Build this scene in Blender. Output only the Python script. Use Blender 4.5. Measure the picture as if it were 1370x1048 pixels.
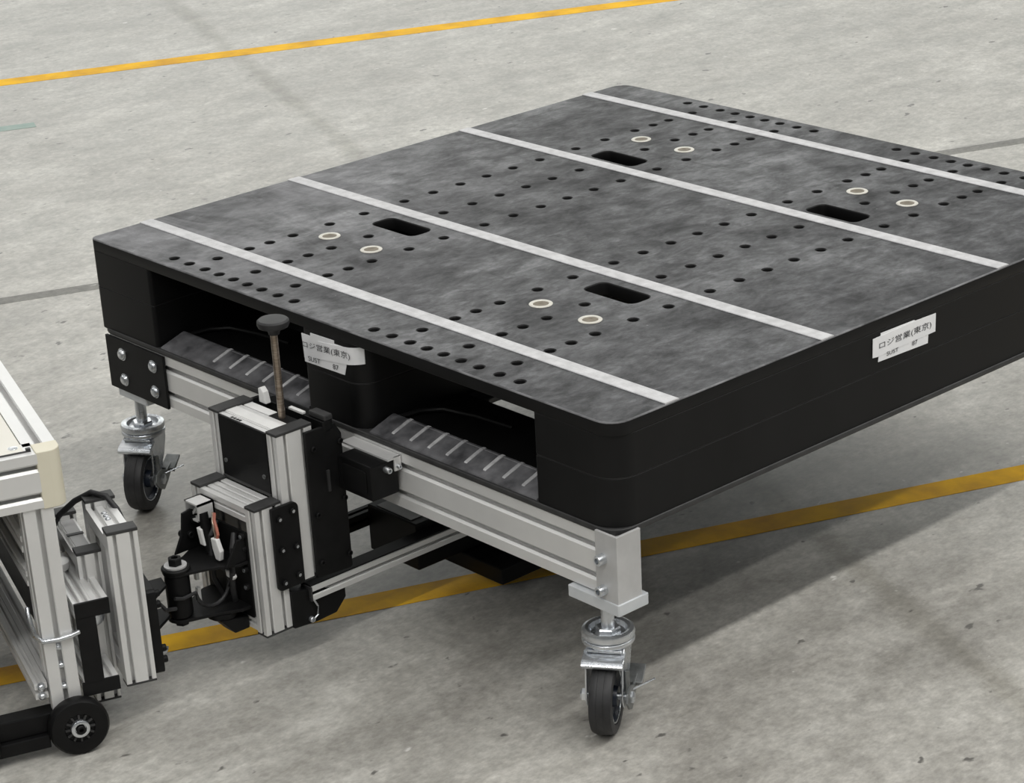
import bpy, bmesh, math, random
from mathutils import Vector, Matrix

for o in list(bpy.data.objects):
    bpy.data.objects.remove(o, do_unlink=True)
SC = bpy.context.scene
COL = SC.collection
random.seed(7)
PI = math.pi

# ------------------------------------------------------------------ camera
cam_d = bpy.data.cameras.new('camera')
cam = bpy.data.objects.new('camera', cam_d)
COL.objects.link(cam)
RT = ((0.6714491565, -0.2946148913, 0.6799691875),
      (0.7393922993, 0.3276978818, -0.5881437971),
      (-0.0495485416, 0.8976726375, 0.4378684482))
M = Matrix(RT).to_4x4()
M.translation = Vector((2.92795764, -1.73897949, 1.4778267))
cam.matrix_world = M
cam_d.sensor_width = 36.0
cam_d.sensor_fit = 'HORIZONTAL'
cam_d.lens = 3160.19 * 36.0 / 1370.0
cam_d.shift_x = (685.0 - 691.07) / 1370.0
cam_d.shift_y = (765.39 - 524.0) / 1370.0
cam_d.clip_start = 0.05
SC.camera = cam

# ------------------------------------------------------------------ world + hall lights
w = bpy.data.worlds.new('hall_ambient')
SC.world = w
w.use_nodes = True
w.node_tree.nodes['Background'].inputs[0].default_value = (0.93, 0.97, 1.0, 1)
w.node_tree.nodes['Background'].inputs[1].default_value = 0.11

def strip_light(x, y, length, power, z=7.0):
    d = bpy.data.lights.new('ceiling_strip_light', 'AREA')
    d.shape = 'RECTANGLE'
    d.size = 0.30
    d.size_y = length
    d.energy = power
    d.color = (1.0, 0.985, 0.95)
    o = bpy.data.objects.new('ceiling_strip_light', d)
    o.location = (x, y, z)
    COL.objects.link(o)
    return o
for x, p in ((-18.0, 300), (-15.2, 300), (-12.4, 240), (-9.6, 110), (-6.8, 130), (-4.1, 150), (-1.35, 140), (1.4, 110), (4.15, 850), (6.6, 360), (9.6, 200)):  # farthest-left strips added to brighten the deck's left end and the floor there
    strip_light(x, 1.5, 26.0, p)
# unseen broad area light at back left, added for sheen on floor and deck
d = bpy.data.lights.new('added_back_fill_light', 'AREA')
d.shape = 'RECTANGLE'
d.size = 12.0
d.size_y = 4.5
d.energy = 270
d.color = (0.97, 1.0, 0.96)
back_fill = bpy.data.objects.new('added_back_fill_light', d)
back_fill.location = (-9.5, 8.5, 3.4)
back_fill.rotation_euler = (Vector((0.3, 0.3, 0.0)) - Vector(back_fill.location)).to_track_quat('-Z', 'Y').to_euler()
COL.objects.link(back_fill)

vs = SC.view_settings
vs.view_transform = 'Standard'
vs.look = 'None'
vs.gamma = 1.0
vs.use_curve_mapping = False
vs.exposure = 0.0

# ------------------------------------------------------------------ materials
def new_mat(name):
    m = bpy.data.materials.new(name)
    m.use_nodes = True
    nt = m.node_tree
    return m, nt, nt.nodes['Principled BSDF']

def noise_mat(name, c1, c2, scale=20, rough=0.5, metal=0.0, detail=6, lo=0.35, hi=0.65, bump=0.0, rvar=0.0, coord='Object', stretch=(1, 1, 1), spec=None):
    m, nt, b = new_mat(name)
    N = nt.nodes
    L = nt.links
    tc = N.new('ShaderNodeTexCoord')
    mp = N.new('ShaderNodeMapping')
    mp.inputs['Scale'].default_value = stretch
    L.new(tc.outputs[coord], mp.inputs[0])
    n = N.new('ShaderNodeTexNoise')
    n.inputs['Scale'].default_value = scale
    n.inputs['Detail'].default_value = detail
    n.inputs['Roughness'].default_value = 0.6
    L.new(mp.outputs[0], n.inputs['Vector'])
    r = N.new('ShaderNodeValToRGB')
    r.color_ramp.elements[0].position = lo
    r.color_ramp.elements[1].position = hi
    r.color_ramp.elements[0].color = (*c1, 1)
    r.color_ramp.elements[1].color = (*c2, 1)
    L.new(n.outputs['Fac'], r.inputs[0])
    L.new(r.outputs[0], b.inputs['Base Color'])
    b.inputs['Roughness'].default_value = rough
    b.inputs['Metallic'].default_value = metal
    if spec is not None:
        b.inputs['Specular IOR Level'].default_value = spec
    if rvar:
        mr = N.new('ShaderNodeMapRange')
        mr.inputs['To Min'].default_value = rough - rvar
        mr.inputs['To Max'].default_value = rough + rvar
        L.new(n.outputs['Fac'], mr.inputs['Value'])
        L.new(mr.outputs[0], b.inputs['Roughness'])
    if bump:
        bp = N.new('ShaderNodeBump')
        bp.inputs['Strength'].default_value = bump
        bp.inputs['Distance'].default_value = 0.002
        L.new(n.outputs['Fac'], bp.inputs['Height'])
        L.new(bp.outputs[0], b.inputs['Normal'])
    return m

def concrete(name, dark, mid, light, rot=23.0, rough=0.42, stain=False):
    m, nt, b = new_mat(name)
    N = nt.nodes
    L = nt.links
    tc = N.new('ShaderNodeTexCoord')
    def tex(scale, stretch, detail, rough_=0.6, rz=rot):
        mp = N.new('ShaderNodeMapping')
        mp.inputs['Rotation'].default_value = (0, 0, math.radians(rz))
        mp.inputs['Scale'].default_value = stretch
        L.new(tc.outputs['Object'], mp.inputs[0])
        n = N.new('ShaderNodeTexNoise')
        n.inputs['Scale'].default_value = scale
        n.inputs['Detail'].default_value = detail
        n.inputs['Roughness'].default_value = rough_
        L.new(mp.outputs[0], n.inputs['Vector'])
        return n
    big = tex(1.6, (1, 1, 1), 5)
    streak = tex(9.0, (1.0, 0.45, 1), 9, 0.7, 12)
    fine = tex(55.0, (1, 1, 1), 6, 0.65)
    speck = tex(38.0, (1.0, 0.6, 1), 3, 0.5)
    def mix(kind, fac, a, bb):
        x = N.new('ShaderNodeMix')
        x.data_type = 'RGBA'
        x.blend_type = kind
        if isinstance(fac, float):
            x.inputs[0].default_value = fac
        else:
            L.new(fac, x.inputs[0])
        for i, v in ((6, a), (7, bb)):
            if isinstance(v, tuple):
                x.inputs[i].default_value = (*v, 1)
            else:
                L.new(v, x.inputs[i])
        return x.outputs[2]
    def ramp(src, lo, hi, c1=(0, 0, 0), c2=(1, 1, 1)):
        r = N.new('ShaderNodeValToRGB')
        r.color_ramp.elements[0].position = lo
        r.color_ramp.elements[1].position = hi
        r.color_ramp.elements[0].color = (*c1, 1)
        r.color_ramp.elements[1].color = (*c2, 1)
        L.new(src, r.inputs[0])
        return r.outputs[0]
    base = ramp(big.outputs['Fac'], 0.32, 0.68, mid, light)
    st = ramp(streak.outputs['Fac'], 0.38, 0.62)
    c = mix('MIX', st, mix('MIX', 0.55, base, dark), base)
    pt = ramp(tex(3.6, (1, 0.7, 1), 8, 0.72, 40).outputs['Fac'], 0.36, 0.60)
    c = mix('MIX', pt, mix('MIX', 0.38, c, dark), c)
    fi = ramp(fine.outputs['Fac'], 0.36, 0.66, (0.82, 0.82, 0.815), (1.08, 1.08, 1.07))
    md = ramp(tex(20.0, (1.0, 0.55, 1), 7, 0.7, 30).outputs['Fac'], 0.36, 0.62, (0.85, 0.845, 0.835), (1.04, 1.04, 1.04))
    c = mix('MULTIPLY', 1.0, c, md)
    c = mix('MULTIPLY', 1.0, c, fi)
    ff = ramp(tex(170.0, (1.0, 0.5, 1), 5, 0.65, 48).outputs['Fac'], 0.34, 0.66, (0.86, 0.857, 0.85), (1.10, 1.10, 1.095))
    c = mix('MULTIPLY', 1.0, c, ff)
    sk = ramp(tex(26.0, (1.0, 0.16, 1), 8, 0.7, 48).outputs['Fac'], 0.60, 0.72, (1, 1, 1), (0.80, 0.795, 0.78))
    c = mix('MULTIPLY', 1.0, c, sk)
    sp = ramp(speck.outputs['Fac'], 0.685, 0.73)
    sp2 = ramp(speck.outputs['Fac'], 0.24, 0.29, (1, 1, 1), (0, 0, 0))
    c = mix('MIX', sp, c, (0.13, 0.125, 0.115))
    c = mix('MIX', sp2, c, (0.62, 0.61, 0.58))
    if stain:
        # old ragged stain along a filled cut in the slab
        dt = N.new('ShaderNodeVectorMath')
        dt.operation = 'DOT_PRODUCT'
        dt.inputs[1].default_value = (0.3666, 0.9304, 0.0)
        L.new(tc.outputs['Object'], dt.inputs[0])
        def mth(op, x, y):
            q = N.new('ShaderNodeMath')
            q.operation = op
            for i, vv in enumerate((x, y)):
                if isinstance(vv, float):
                    q.inputs[i].default_value = vv
                else:
                    L.new(vv, q.inputs[i])
            return q.outputs[0]
        wob = tex(9.0, (1, 1, 1), 6, 0.7, 0)
        patch = tex(2.2, (1, 1, 1), 4, 0.6, 0)
        dd = mth('ABSOLUTE', mth('SUBTRACT', dt.outputs['Value'], 0.9003), 0.0)
        dd = mth('ADD', dd, mth('MULTIPLY', mth('SUBTRACT', wob.outputs['Fac'], 0.5), 0.07))
        mk = ramp(dd, 0.008, 0.034, (1, 1, 1), (0, 0, 0))
        mk2 = ramp(patch.outputs['Fac'], 0.34, 0.60, (0.45, 0.45, 0.45), (1, 1, 1))
        mk3 = mix('MULTIPLY', 1.0, mk, mk2)
        c = mix('MIX', mk3, c, mix('MULTIPLY', 1.0, c, (0.70, 0.69, 0.66)))
    L.new(c, b.inputs['Base Color'])
    rr = N.new('ShaderNodeMapRange')
    rr.inputs['To Min'].default_value = rough - 0.10
    rr.inputs['To Max'].default_value = rough + 0.14
    L.new(streak.outputs['Fac'], rr.inputs['Value'])
    L.new(rr.outputs[0], b.inputs['Roughness'])
    bp = N.new('ShaderNodeBump')
    bp.inputs['Strength'].default_value = 0.12
    bp.inputs['Distance'].default_value = 0.002
    L.new(fine.outputs['Fac'], bp.inputs['Height'])
    L.new(bp.outputs[0], b.inputs['Normal'])
    return m

MAT = {}
MAT['floor'] = concrete('polished_concrete', (0.23, 0.22, 0.20), (0.50, 0.485, 0.455), (0.63, 0.62, 0.585), stain=True)
MAT['joint'] = concrete('joint_filler', (0.16, 0.16, 0.15), (0.23, 0.225, 0.21), (0.30, 0.295, 0.275), rough=0.6)
MAT['yellow'] = noise_mat('yellow_line_paint', (0.66, 0.33, 0.004), (0.97, 0.55, 0.006), 11, 0.6, rvar=0.1, spec=0.12, lo=0.3, hi=0.6, detail=9)
MAT['green'] = noise_mat('green_tape', (0.20, 0.30, 0.26), (0.27, 0.36, 0.32), 20, 0.5)
MAT['strip'] = noise_mat('grey_anti_slip', (0.48, 0.48, 0.488), (0.62, 0.62, 0.63), 60, 0.6)
MAT['alu'] = noise_mat('anodised_aluminium', (0.74, 0.74, 0.735), (0.82, 0.82, 0.81), 8, 0.42, 0.4, rvar=0.06)
MAT['zinc'] = noise_mat('zinc_plated_steel', (0.55, 0.58, 0.62), (0.75, 0.77, 0.79), 30, 0.28, 0.9, rvar=0.08)
MAT['steel'] = noise_mat('dull_steel', (0.16, 0.17, 0.17), (0.30, 0.31, 0.31), 40, 0.4, 0.7)
MAT['bracket'] = noise_mat('cast_grey_metal', (0.52, 0.52, 0.52), (0.60, 0.60, 0.60), 20, 0.5, 0.35)
MAT['white_zinc'] = noise_mat('pale_plate', (0.60, 0.63, 0.66), (0.70, 0.72, 0.74), 20, 0.4, 0.3)
MAT['black'] = noise_mat('black_plastic', (0.0035, 0.0035, 0.0038), (0.007, 0.007, 0.0073), 25, 0.45, rvar=0.08, spec=0.2)
MAT['cap'] = noise_mat('grey_black_cap', (0.022, 0.022, 0.023), (0.038, 0.038, 0.038), 40, 0.55)
MAT['plate'] = noise_mat('black_oxide_plate', (0.004, 0.004, 0.0043), (0.009, 0.009, 0.0093), 18, 0.5, 0.0, spec=0.2)
MAT['rubber'] = noise_mat('black_rubber', (0.012, 0.012, 0.013), (0.026, 0.026, 0.028), 40, 0.55)
MAT['hub'] = noise_mat('navy_hub', (0.012, 0.018, 0.032), (0.022, 0.030, 0.05), 20, 0.4)
MAT['bushing'] = noise_mat('ivory_bushing', (0.55, 0.53, 0.47), (0.70, 0.68, 0.62), 90, 0.5)
MAT['core'] = noise_mat('brown_core', (0.13, 0.11, 0.08), (0.22, 0.19, 0.14), 90, 0.6)
MAT['paper'] = noise_mat('label_paper', (0.84, 0.85, 0.87), (0.90, 0.90, 0.91), 30, 0.6)
MAT['ink'] = noise_mat('label_ink', (0.03, 0.03, 0.035), (0.06, 0.06, 0.065), 60, 0.6)
MAT['cream'] = noise_mat('cream_plastic', (0.66, 0.62, 0.48), (0.72, 0.68, 0.55), 12, 0.45)
MAT['board'] = noise_mat('ivory_board', (0.72, 0.70, 0.63), (0.77, 0.75, 0.68), 6, 0.45)
MAT['rod'] = noise_mat('brownish_steel_rod', (0.22, 0.17, 0.13), (0.40, 0.34, 0.28), 60, 0.35, 0.8, stretch=(1, 1, 6))
MAT['white'] = noise_mat('white_plastic', (0.72, 0.72, 0.71), (0.80, 0.80, 0.79), 30, 0.45)
MAT['red'] = noise_mat('red_wire', (0.30, 0.09, 0.06), (0.42, 0.15, 0.10), 30, 0.45)
MAT['grey_panel'] = noise_mat('grey_panel', (0.36, 0.36, 0.36), (0.44, 0.44, 0.44), 12, 0.5)

def pallet_plastic():
    m, nt, b = new_mat('pallet_black_plastic')
    N = nt.nodes
    L = nt.links
    tc = N.new('ShaderNodeTexCoord')
    def tex(scale, stretch, detail, dist=0.0, rz=0.0):
        mp = N.new('ShaderNodeMapping')
        mp.inputs['Scale'].default_value = stretch
        mp.inputs['Rotation'].default_value = (0, 0, rz)
        L.new(tc.outputs['Object'], mp.inputs[0])
        n = N.new('ShaderNodeTexNoise')
        n.inputs['Scale'].default_value = scale
        n.inputs['Detail'].default_value = detail
        n.inputs['Distortion'].default_value = dist
        n.inputs['Roughness'].default_value = 0.65
        L.new(mp.outputs[0], n.inputs['Vector'])
        return n.outputs['Fac']
    def ramp(src, lo, hi, c1, c2):
        r = N.new('ShaderNodeValToRGB')
        r.color_ramp.elements[0].position = lo
        r.color_ramp.elements[1].position = hi
        r.color_ramp.elements[0].color = (*c1, 1)
        r.color_ramp.elements[1].color = (*c2, 1)
        L.new(src, r.inputs[0])
        return r.outputs[0]
    blotch = tex(5, (1, 1, 1), 9, 0.8)
    grain = tex(30, (1, 0.6, 1), 12, 0.4, 0.3)
    scuff = tex(22, (1, 0.22, 1), 9, 1.2, 0.5)
    micro = tex(125, (1, 0.5, 1), 6, 0.3, -0.7)
    gouge = tex(16, (0.16, 1, 1), 8, 0.6, 0.85)
    dots = tex(75, (1, 1, 1), 2, 0.0)
    def mix(kind, fac, a, bb):
        x = N.new('ShaderNodeMix')
        x.data_type = 'RGBA'
        x.blend_type = kind
        x.inputs[0].default_value = fac
        L.new(a, x.inputs[6])
        L.new(bb, x.inputs[7])
        return x.outputs[2]
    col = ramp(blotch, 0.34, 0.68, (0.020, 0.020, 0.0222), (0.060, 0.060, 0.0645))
    col = mix('MULTIPLY', 1.0, col, ramp(grain, 0.36, 0.66, (0.45, 0.45, 0.46), (1.5, 1.5, 1.51)))
    col = mix('MULTIPLY', 1.0, col, ramp(micro, 0.36, 0.64, (0.55, 0.55, 0.56), (1.5, 1.5, 1.5)))
    col = mix('MULTIPLY', 1.0, col, ramp(gouge, 0.62, 0.70, (1, 1, 1), (0.35, 0.35, 0.36)))
    col = mix('ADD', 1.0, col, ramp(scuff, 0.60, 0.80, (0, 0, 0), (0.10, 0.10, 0.104)))
    col = mix('ADD', 1.0, col, ramp(dots, 0.74, 0.80, (0, 0, 0), (0.10, 0.10, 0.10)))
    # rubbed plastic and the left end's sheen, both painted in as lighter grey
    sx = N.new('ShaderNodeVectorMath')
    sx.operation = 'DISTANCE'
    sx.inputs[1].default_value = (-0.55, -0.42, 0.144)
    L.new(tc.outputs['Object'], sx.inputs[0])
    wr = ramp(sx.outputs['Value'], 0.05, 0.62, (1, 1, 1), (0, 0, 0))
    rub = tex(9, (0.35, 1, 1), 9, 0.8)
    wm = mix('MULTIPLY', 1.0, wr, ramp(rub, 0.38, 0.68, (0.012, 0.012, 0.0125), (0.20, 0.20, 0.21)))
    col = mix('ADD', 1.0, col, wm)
    L.new(col, b.inputs['Base Color'])
    b.inputs['Specular IOR Level'].default_value = 0.33
    av = N.new('ShaderNodeMath')
    av.operation = 'ADD'
    L.new(blotch, av.inputs[0])
    L.new(grain, av.inputs[1])
    mr = N.new('ShaderNodeMapRange')
    mr.inputs['From Min'].default_value = 0.7
    mr.inputs['From Max'].default_value = 1.3
    mr.inputs['To Min'].default_value = 0.66
    mr.inputs['To Max'].default_value = 0.36
    L.new(av.outputs[0], mr.inputs['Value'])
    L.new(mr.outputs[0], b.inputs['Roughness'])
    bp = N.new('ShaderNodeBump')
    bp.inputs['Strength'].default_value = 0.35
    bp.inputs['Distance'].default_value = 0.003
    L.new(grain, bp.inputs['Height'])
    L.new(bp.outputs[0], b.inputs['Normal'])
    return m
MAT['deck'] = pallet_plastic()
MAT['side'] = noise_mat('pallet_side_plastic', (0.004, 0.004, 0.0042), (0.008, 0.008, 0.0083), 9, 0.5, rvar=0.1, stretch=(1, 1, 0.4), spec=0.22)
MAT['edge_highlight'] = noise_mat('edge_highlight_plastic', (0.05, 0.05, 0.053), (0.24, 0.24, 0.25), 26, 0.5, lo=0.35, hi=0.7)  # bright edge highlight put into the colour of the deck rim
MAT['ramp'] = noise_mat('worn_ramp_plastic', (0.05, 0.05, 0.054), (0.19, 0.19, 0.20), 22, 0.45, rvar=0.12)
MAT['rib'] = noise_mat('scuffed_rib_plastic', (0.30, 0.30, 0.31), (0.62, 0.62, 0.63), 30, 0.5)

# ------------------------------------------------------------------ mesh helpers
class MB:
    def __init__(s):
        s.v = []
        s.f = []
    def _add(s, vs, fs):
        n = len(s.v)
        s.v += [tuple(v) for v in vs]
        s.f += [tuple(i + n for i in f) for f in fs]
        return s
    def box(s, x0, x1, y0, y1, z0, z1):
        v = [(x, y, z) for z in (z0, z1) for y in (y0, y1) for x in (x0, x1)]
        return s._add(v, [(0, 2, 3, 1), (4, 5, 7, 6), (0, 1, 5, 4), (2, 6, 7, 3), (0, 4, 6, 2), (1, 3, 7, 5)])
    def prism(s, pts, axis, a0, a1):
        """closed outline pts (p,q) extruded along axis from a0 to a1"""
        def mk(p, q, a):
            return {'x': (a, p, q), 'y': (p, a, q), 'z': (p, q, a)}[axis]
        n = len(pts)
        v = [mk(p, q, a0) for p, q in pts] + [mk(p, q, a1) for p, q in pts]
        f = [(i, (i + 1) % n, n + (i + 1) % n, n + i) for i in range(n)]
        f += [tuple(range(n))[::-1], tuple(range(n, 2 * n))]
        return s._add(v, f)
    def lathe(s, prof, origin, axis=(0, 0, 1), seg=20):
        """prof: list of (r, h) along axis from origin"""
        a = Vector(axis).normalized()
        t = Vector((1, 0, 0)) if abs(a.x) < 0.8 else Vector((0, 1, 0))
        e = a.cross(t).normalized()
        g = a.cross(e)
        o = Vector(origin)
        v = []
        for r, h in prof:
            for k in range(seg):
                c = 2 * PI * k / seg
                v.append(o + a * h + (e * math.cos(c) + g * math.sin(c)) * max(r, 1e-5))
        f = []
        for i in range(len(prof) - 1):
            for k in range(seg):
                k2 = (k + 1) % seg
                f.append((i * seg + k, i * seg + k2, (i + 1) * seg + k2, (i + 1) * seg + k))
        f.append(tuple(range(seg))[::-1])
        f.append(tuple(range((len(prof) - 1) * seg, len(prof) * seg)))
        return s._add(v, f)
    def cyl(s, p, q, r, seg=16):
        d = Vector(q) - Vector(p)
        return s.lathe([(r, 0), (r, d.length)], p, d, seg)
    def tube(s, pts, r, seg=8):
        P = [Vector(p) for p in pts]
        rings = []
        up = Vector((0.13, 0.27, 0.95))
        for i, p in enumerate(P):
            d = (P[min(i + 1, len(P) - 1)] - P[max(i - 1, 0)]).normalized()
            e = d.cross(up)
            if e.length < 0.05:
                e = d.cross(Vector((1, 0, 0)))
            e.normalize()
            g = d.cross(e)
            rings.append([p + (e * math.cos(2 * PI * k / seg) + g * math.sin(2 * PI * k / seg)) * r for k in range(seg)])
        v = [q for rg in rings for q in rg]
        f = []
        for i in range(len(P) - 1):
            for k in range(seg):
                k2 = (k + 1) % seg
                f.append((i * seg + k, i * seg + k2, (i + 1) * seg + k2, (i + 1) * seg + k))
        f.append(tuple(range(seg))[::-1])
        f.append(tuple(range((len(P) - 1) * seg, len(P) * seg)))
        return s._add(v, f)
    def xform(s, m):
        s.v = [tuple(m @ Vector(v)) for v in s.v]
        return s
    def mesh(s, name, mat, off=(0, 0, 0)):
        me = bpy.data.meshes.new(name)
        me.from_pydata([(x - off[0], y - off[1], z - off[2]) for x, y, z in s.v], [], s.f)
        bm = bmesh.new()
        bm.from_mesh(me)
        bmesh.ops.recalc_face_normals(bm, faces=bm.faces)
        bm.to_mesh(me)
        bm.free()
        me.materials.append(MAT[mat])
        return me
    def build(s, name, mat, parent=None, bevel=0.0, smooth=False, off=None):
        if off is None:
            off = parent_off(parent)
        me = s.mesh(name, mat, off)
        o = bpy.data.objects.new(name, me)
        COL.objects.link(o)
        if parent is not None:
            o.parent = parent
        if smooth:
            me.shade_smooth()
            try:
                me.set_sharp_from_angle(angle=math.radians(38))
            except Exception:
                pass
        if bevel:
            md = o.modifiers.new('bevel', 'BEVEL')
            md.width = bevel
            md.segments = 2
            md.limit_method = 'ANGLE'
            md.angle_limit = math.radians(40)
        return o

OFF = {}
def parent_off(p):
    while p is not None:
        if p.name in OFF:
            return OFF[p.name]
        p = p.parent
    return (0, 0, 0)

def thing(name, label, cat, loc, rotz=0.0, off=None):
    """Empty at the thing's base; parts are written in the thing's own axes and shifted by off"""
    o = bpy.data.objects.new(name, None)
    COL.objects.link(o)
    o.location = loc
    o.rotation_euler = (0, 0, rotz)
    o.empty_display_size = 0.1
    o['label'] = label
    o['category'] = cat
    OFF[o.name] = off if off is not None else loc
    return o

def tag(o, label, cat, group=None):
    o['label'] = label
    o['category'] = cat
    if group:
        o['group'] = group
    return o

def rrect(x0, x1, y0, y1, r, seg=6):
    if not isinstance(r, (tuple, list)):
        r = (r,) * 4
    pts = []
    for (cx, cy, sx, sy, a0, rr) in ((x1, y0, -1, 1, -90, r[1]), (x1, y1, -1, -1, 0, r[2]), (x0, y1, 1, -1, 90, r[3]), (x0, y0, 1, 1, 180, r[0])):
        if rr < 1e-5:
            pts.append((cx, cy))
            continue
        for k in range(seg + 1):
            a = math.radians(a0 + 90 * k / seg)
            pts.append((cx + sx * rr + rr * math.cos(a), cy + sy * rr + rr * math.sin(a)))
    return pts

def slot_outline(A0, A1, B0, B1, sides, w=0.008, d=0.008, c=0.0016, cav=0.0, bd=1.0):
    """outline of a T-slot extrusion; sides = dict side -> list of slot centres; sides: 'a0','a1','b0','b1'"""
    pts = []
    def notch(fixed, inward, centres, forward, horiz):
        cs = sorted(centres, reverse=not forward)
        sg = 1 if forward else -1
        for k in cs:
            dd = d * (bd if horiz else 1.0)
            seq = [(k - sg * (w / 2 + c), 0), (k - sg * w / 2, c)]
            if cav:
                lip = c + 0.0012
                seq += [(k - sg * w / 2, lip), (k - sg * cav / 2, lip), (k - sg * cav / 2, dd), (k + sg * cav / 2, dd), (k + sg * cav / 2, lip), (k + sg * w / 2, lip)]
            else:
                seq += [(k - sg * w / 2, dd), (k + sg * w / 2, dd)]
            seq += [(k + sg * w / 2, c), (k + sg * (w / 2 + c), 0)]
            for t, dep in seq:
                q = fixed + inward * dep
                pts.append((t, q) if horiz else (q, t))
    pts.append((A0, B0))
    notch(B0, 1, sides.get('b0', []), True, True)
    pts.append((A1, B0))
    notch(A1, -1, sides.get('a1', []), True, False)
    pts.append((A1, B1))
    notch(B1, -1, sides.get('b1', []), False, True)
    pts.append((A0, B1))
    notch(A0, 1, sides.get('a0', []), False, False)
    return pts

def bar(mb, axis, x0, x1, y0, y1, z0, z1, sides, w=0.008, d=0.008, c=0.0016, cav=0.0, bd=1.0):
    if axis == 'x':
        return mb.prism(slot_outline(y0, y1, z0, z1, sides, w, d, c, cav, bd), 'x', x0, x1)
    if axis == 'y':
        return mb.prism(slot_outline(x0, x1, z0, z1, sides, w, d, c, cav, bd), 'y', y0, y1)
    return mb.prism(slot_outline(x0, x1, y0, y1, sides, w, d, c, cav, bd), 'z', z0, z1)

def socket_bolt(parent, p, axis, r=0.0055, h=0.006, mat='zinc', name='bolt'):
    return MB().lathe([(r, 0), (r, h * 0.85), (r * 0.86, h), (r * 0.52, h), (r * 0.52, h * 0.4), (0, h * 0.4)], p, axis, 14).build(name, mat, parent, smooth=True)

def dome_bolt(parent, p, axis, r=0.009, h=0.006, mat='zinc', name='bolt'):
    prof = [(r * 1.15, 0), (r * 1.15, h * 0.15), (r, h * 0.2)] + [(r * math.cos(t), h * 0.2 + h * 0.8 * math.sin(t)) for t in (0.35, 0.7, 1.05, 1.35)]
    return MB().lathe(prof, p, axis, 16).build(name, mat, parent, smooth=True)

# ------------------------------------------------------------------ floor and markings
fl = MB().box(-14, 14, -12, 22, -0.05, 0.0).build('floor', 'floor')
fl['kind'] = 'structure'

def ground_strip(name, p, q, width, z, mat, parent=None, th=0.0006):
    a, b = Vector((*p, 0)), Vector((*q, 0))
    d = (b - a).normalized()
    n = Vector((-d.y, d.x, 0)) * width / 2
    nseg = max(2, int((b - a).length / 0.25))
    rnd = random.Random(len(name) * 7 + int(abs(p[0]) * 100))
    top, bot = [], []
    for i in range(nseg + 1):
        c = a.lerp(b, i / nseg)
        j1, j2 = 1 + rnd.uniform(-0.035, 0.035), 1 + rnd.uniform(-0.035, 0.035)
        top += [c + n * j1, c - n * j2]
    mb = MB()
    v = [(t.x, t.y, z + th) for t in top] + [(t.x, t.y, z) for t in top]
    m = len(top)
    f = []
    for i in range(nseg):
        k = 2 * i
        f += [(k, k + 2, k + 3, k + 1), (m + k, m + k + 1, m + k + 3, m + k + 2), (k, m + k, m + k + 2, k + 2), (k + 1, k + 3, m + k + 3, m + k + 1)]
    f += [(0, 1, m + 1, m), (m - 2, 2 * m - 2, 2 * m - 1, m - 1)]
    mb._add(v, f)
    return mb.build(name, mat, parent)

def along(p, ang, t):
    return (p[0] + math.cos(math.radians(ang)) * t, p[1] + math.sin(math.radians(ang)) * t)
c0 = (0.4376, -0.2337)
y1 = ground_strip('yellow_floor_line', along(c0, 67.2, -2.5), along(c0, 67.2, 4.5), 0.051, 0.0, 'yellow')
tag(y1, 'yellow painted line on the concrete running under the black pallet', 'floor line', 'yellow floor lines')
c1 = (-2.5128, 1.2903)
y2 = ground_strip('yellow_floor_line', along(c1, 66.3, -4.0), along(c1, 66.3, 8.0), 0.068, 0.0, 'yellow')
tag(y2, 'yellow painted line across the floor far behind the pallet, near the top edge', 'floor line', 'yellow floor lines')
g1 = ground_strip('green_floor_tape', (-2.075, 1.125), along((-2.075, 1.125), 66.5, -0.6), 0.045, 0.0, 'green')
tag(g1, 'short faded green tape strip on the floor at the far left', 'tape')
cj = (-0.96, 0.46)
ground_strip('floor_joint', along(cj, 67.5, -3.0), along(cj, 67.5, 6.0), 0.038, 0.0, 'joint', fl, 0.0003)

# ------------------------------------------------------------------ pallet
ZT = 0.43
ZB = 0.286
pal = thing('plastic_pallet', 'large black plastic pallet with grey anti-slip strips carried on the caster frame', 'pallet', (0.55, 0.55, ZB))
poff = (0.55, 0.55, ZB)

def curve_plate(name, outline, holes, z0, z1, mat, parent, bev=0.0012):
    cu = bpy.data.curves.new(name, 'CURVE')
    cu.dimensions = '2D'
    cu.fill_mode = 'BOTH'
    cu.extrude = (z1 - z0) / 2 - bev
    cu.bevel_depth = bev
    cu.bevel_resolution = 1
    cu.offset = -bev
    off = parent_off(parent)
    for loop in [outline] + holes:
        sp = cu.splines.new('POLY')
        sp.points.add(len(loop) - 1)
        for k, (x, y) in enumerate(loop):
            sp.points[k].co = (x - off[0], y - off[1], 0, 1)
        sp.use_cyclic_u = True
    tmp = bpy.data.objects.new('tmp', cu)
    COL.objects.link(tmp)
    dg = bpy.context.evaluated_depsgraph_get()
    dg.update()
    me = bpy.data.meshes.new_from_object(tmp.evaluated_get(dg))
    bpy.data.objects.remove(tmp, do_unlink=True)
    bpy.data.curves.remove(cu)
    me.name = name
    for v in me.vertices:
        v.co.z += (z0 + z1) / 2 - off[2]
    me.materials.clear()
    me.materials.append(MAT[mat])
    o = bpy.data.objects.new(name, me)
    COL.objects.link(o)
    o.parent = parent
    return o

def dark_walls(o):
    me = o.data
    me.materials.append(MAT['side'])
    me.materials.append(MAT['edge_highlight'])
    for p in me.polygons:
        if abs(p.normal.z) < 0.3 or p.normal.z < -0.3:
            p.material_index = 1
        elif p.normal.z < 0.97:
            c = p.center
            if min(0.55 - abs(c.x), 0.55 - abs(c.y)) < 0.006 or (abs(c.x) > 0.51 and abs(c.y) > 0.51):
                p.material_index = 2  # outer bevel gets the painted highlight
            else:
                p.material_index = 1

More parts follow.
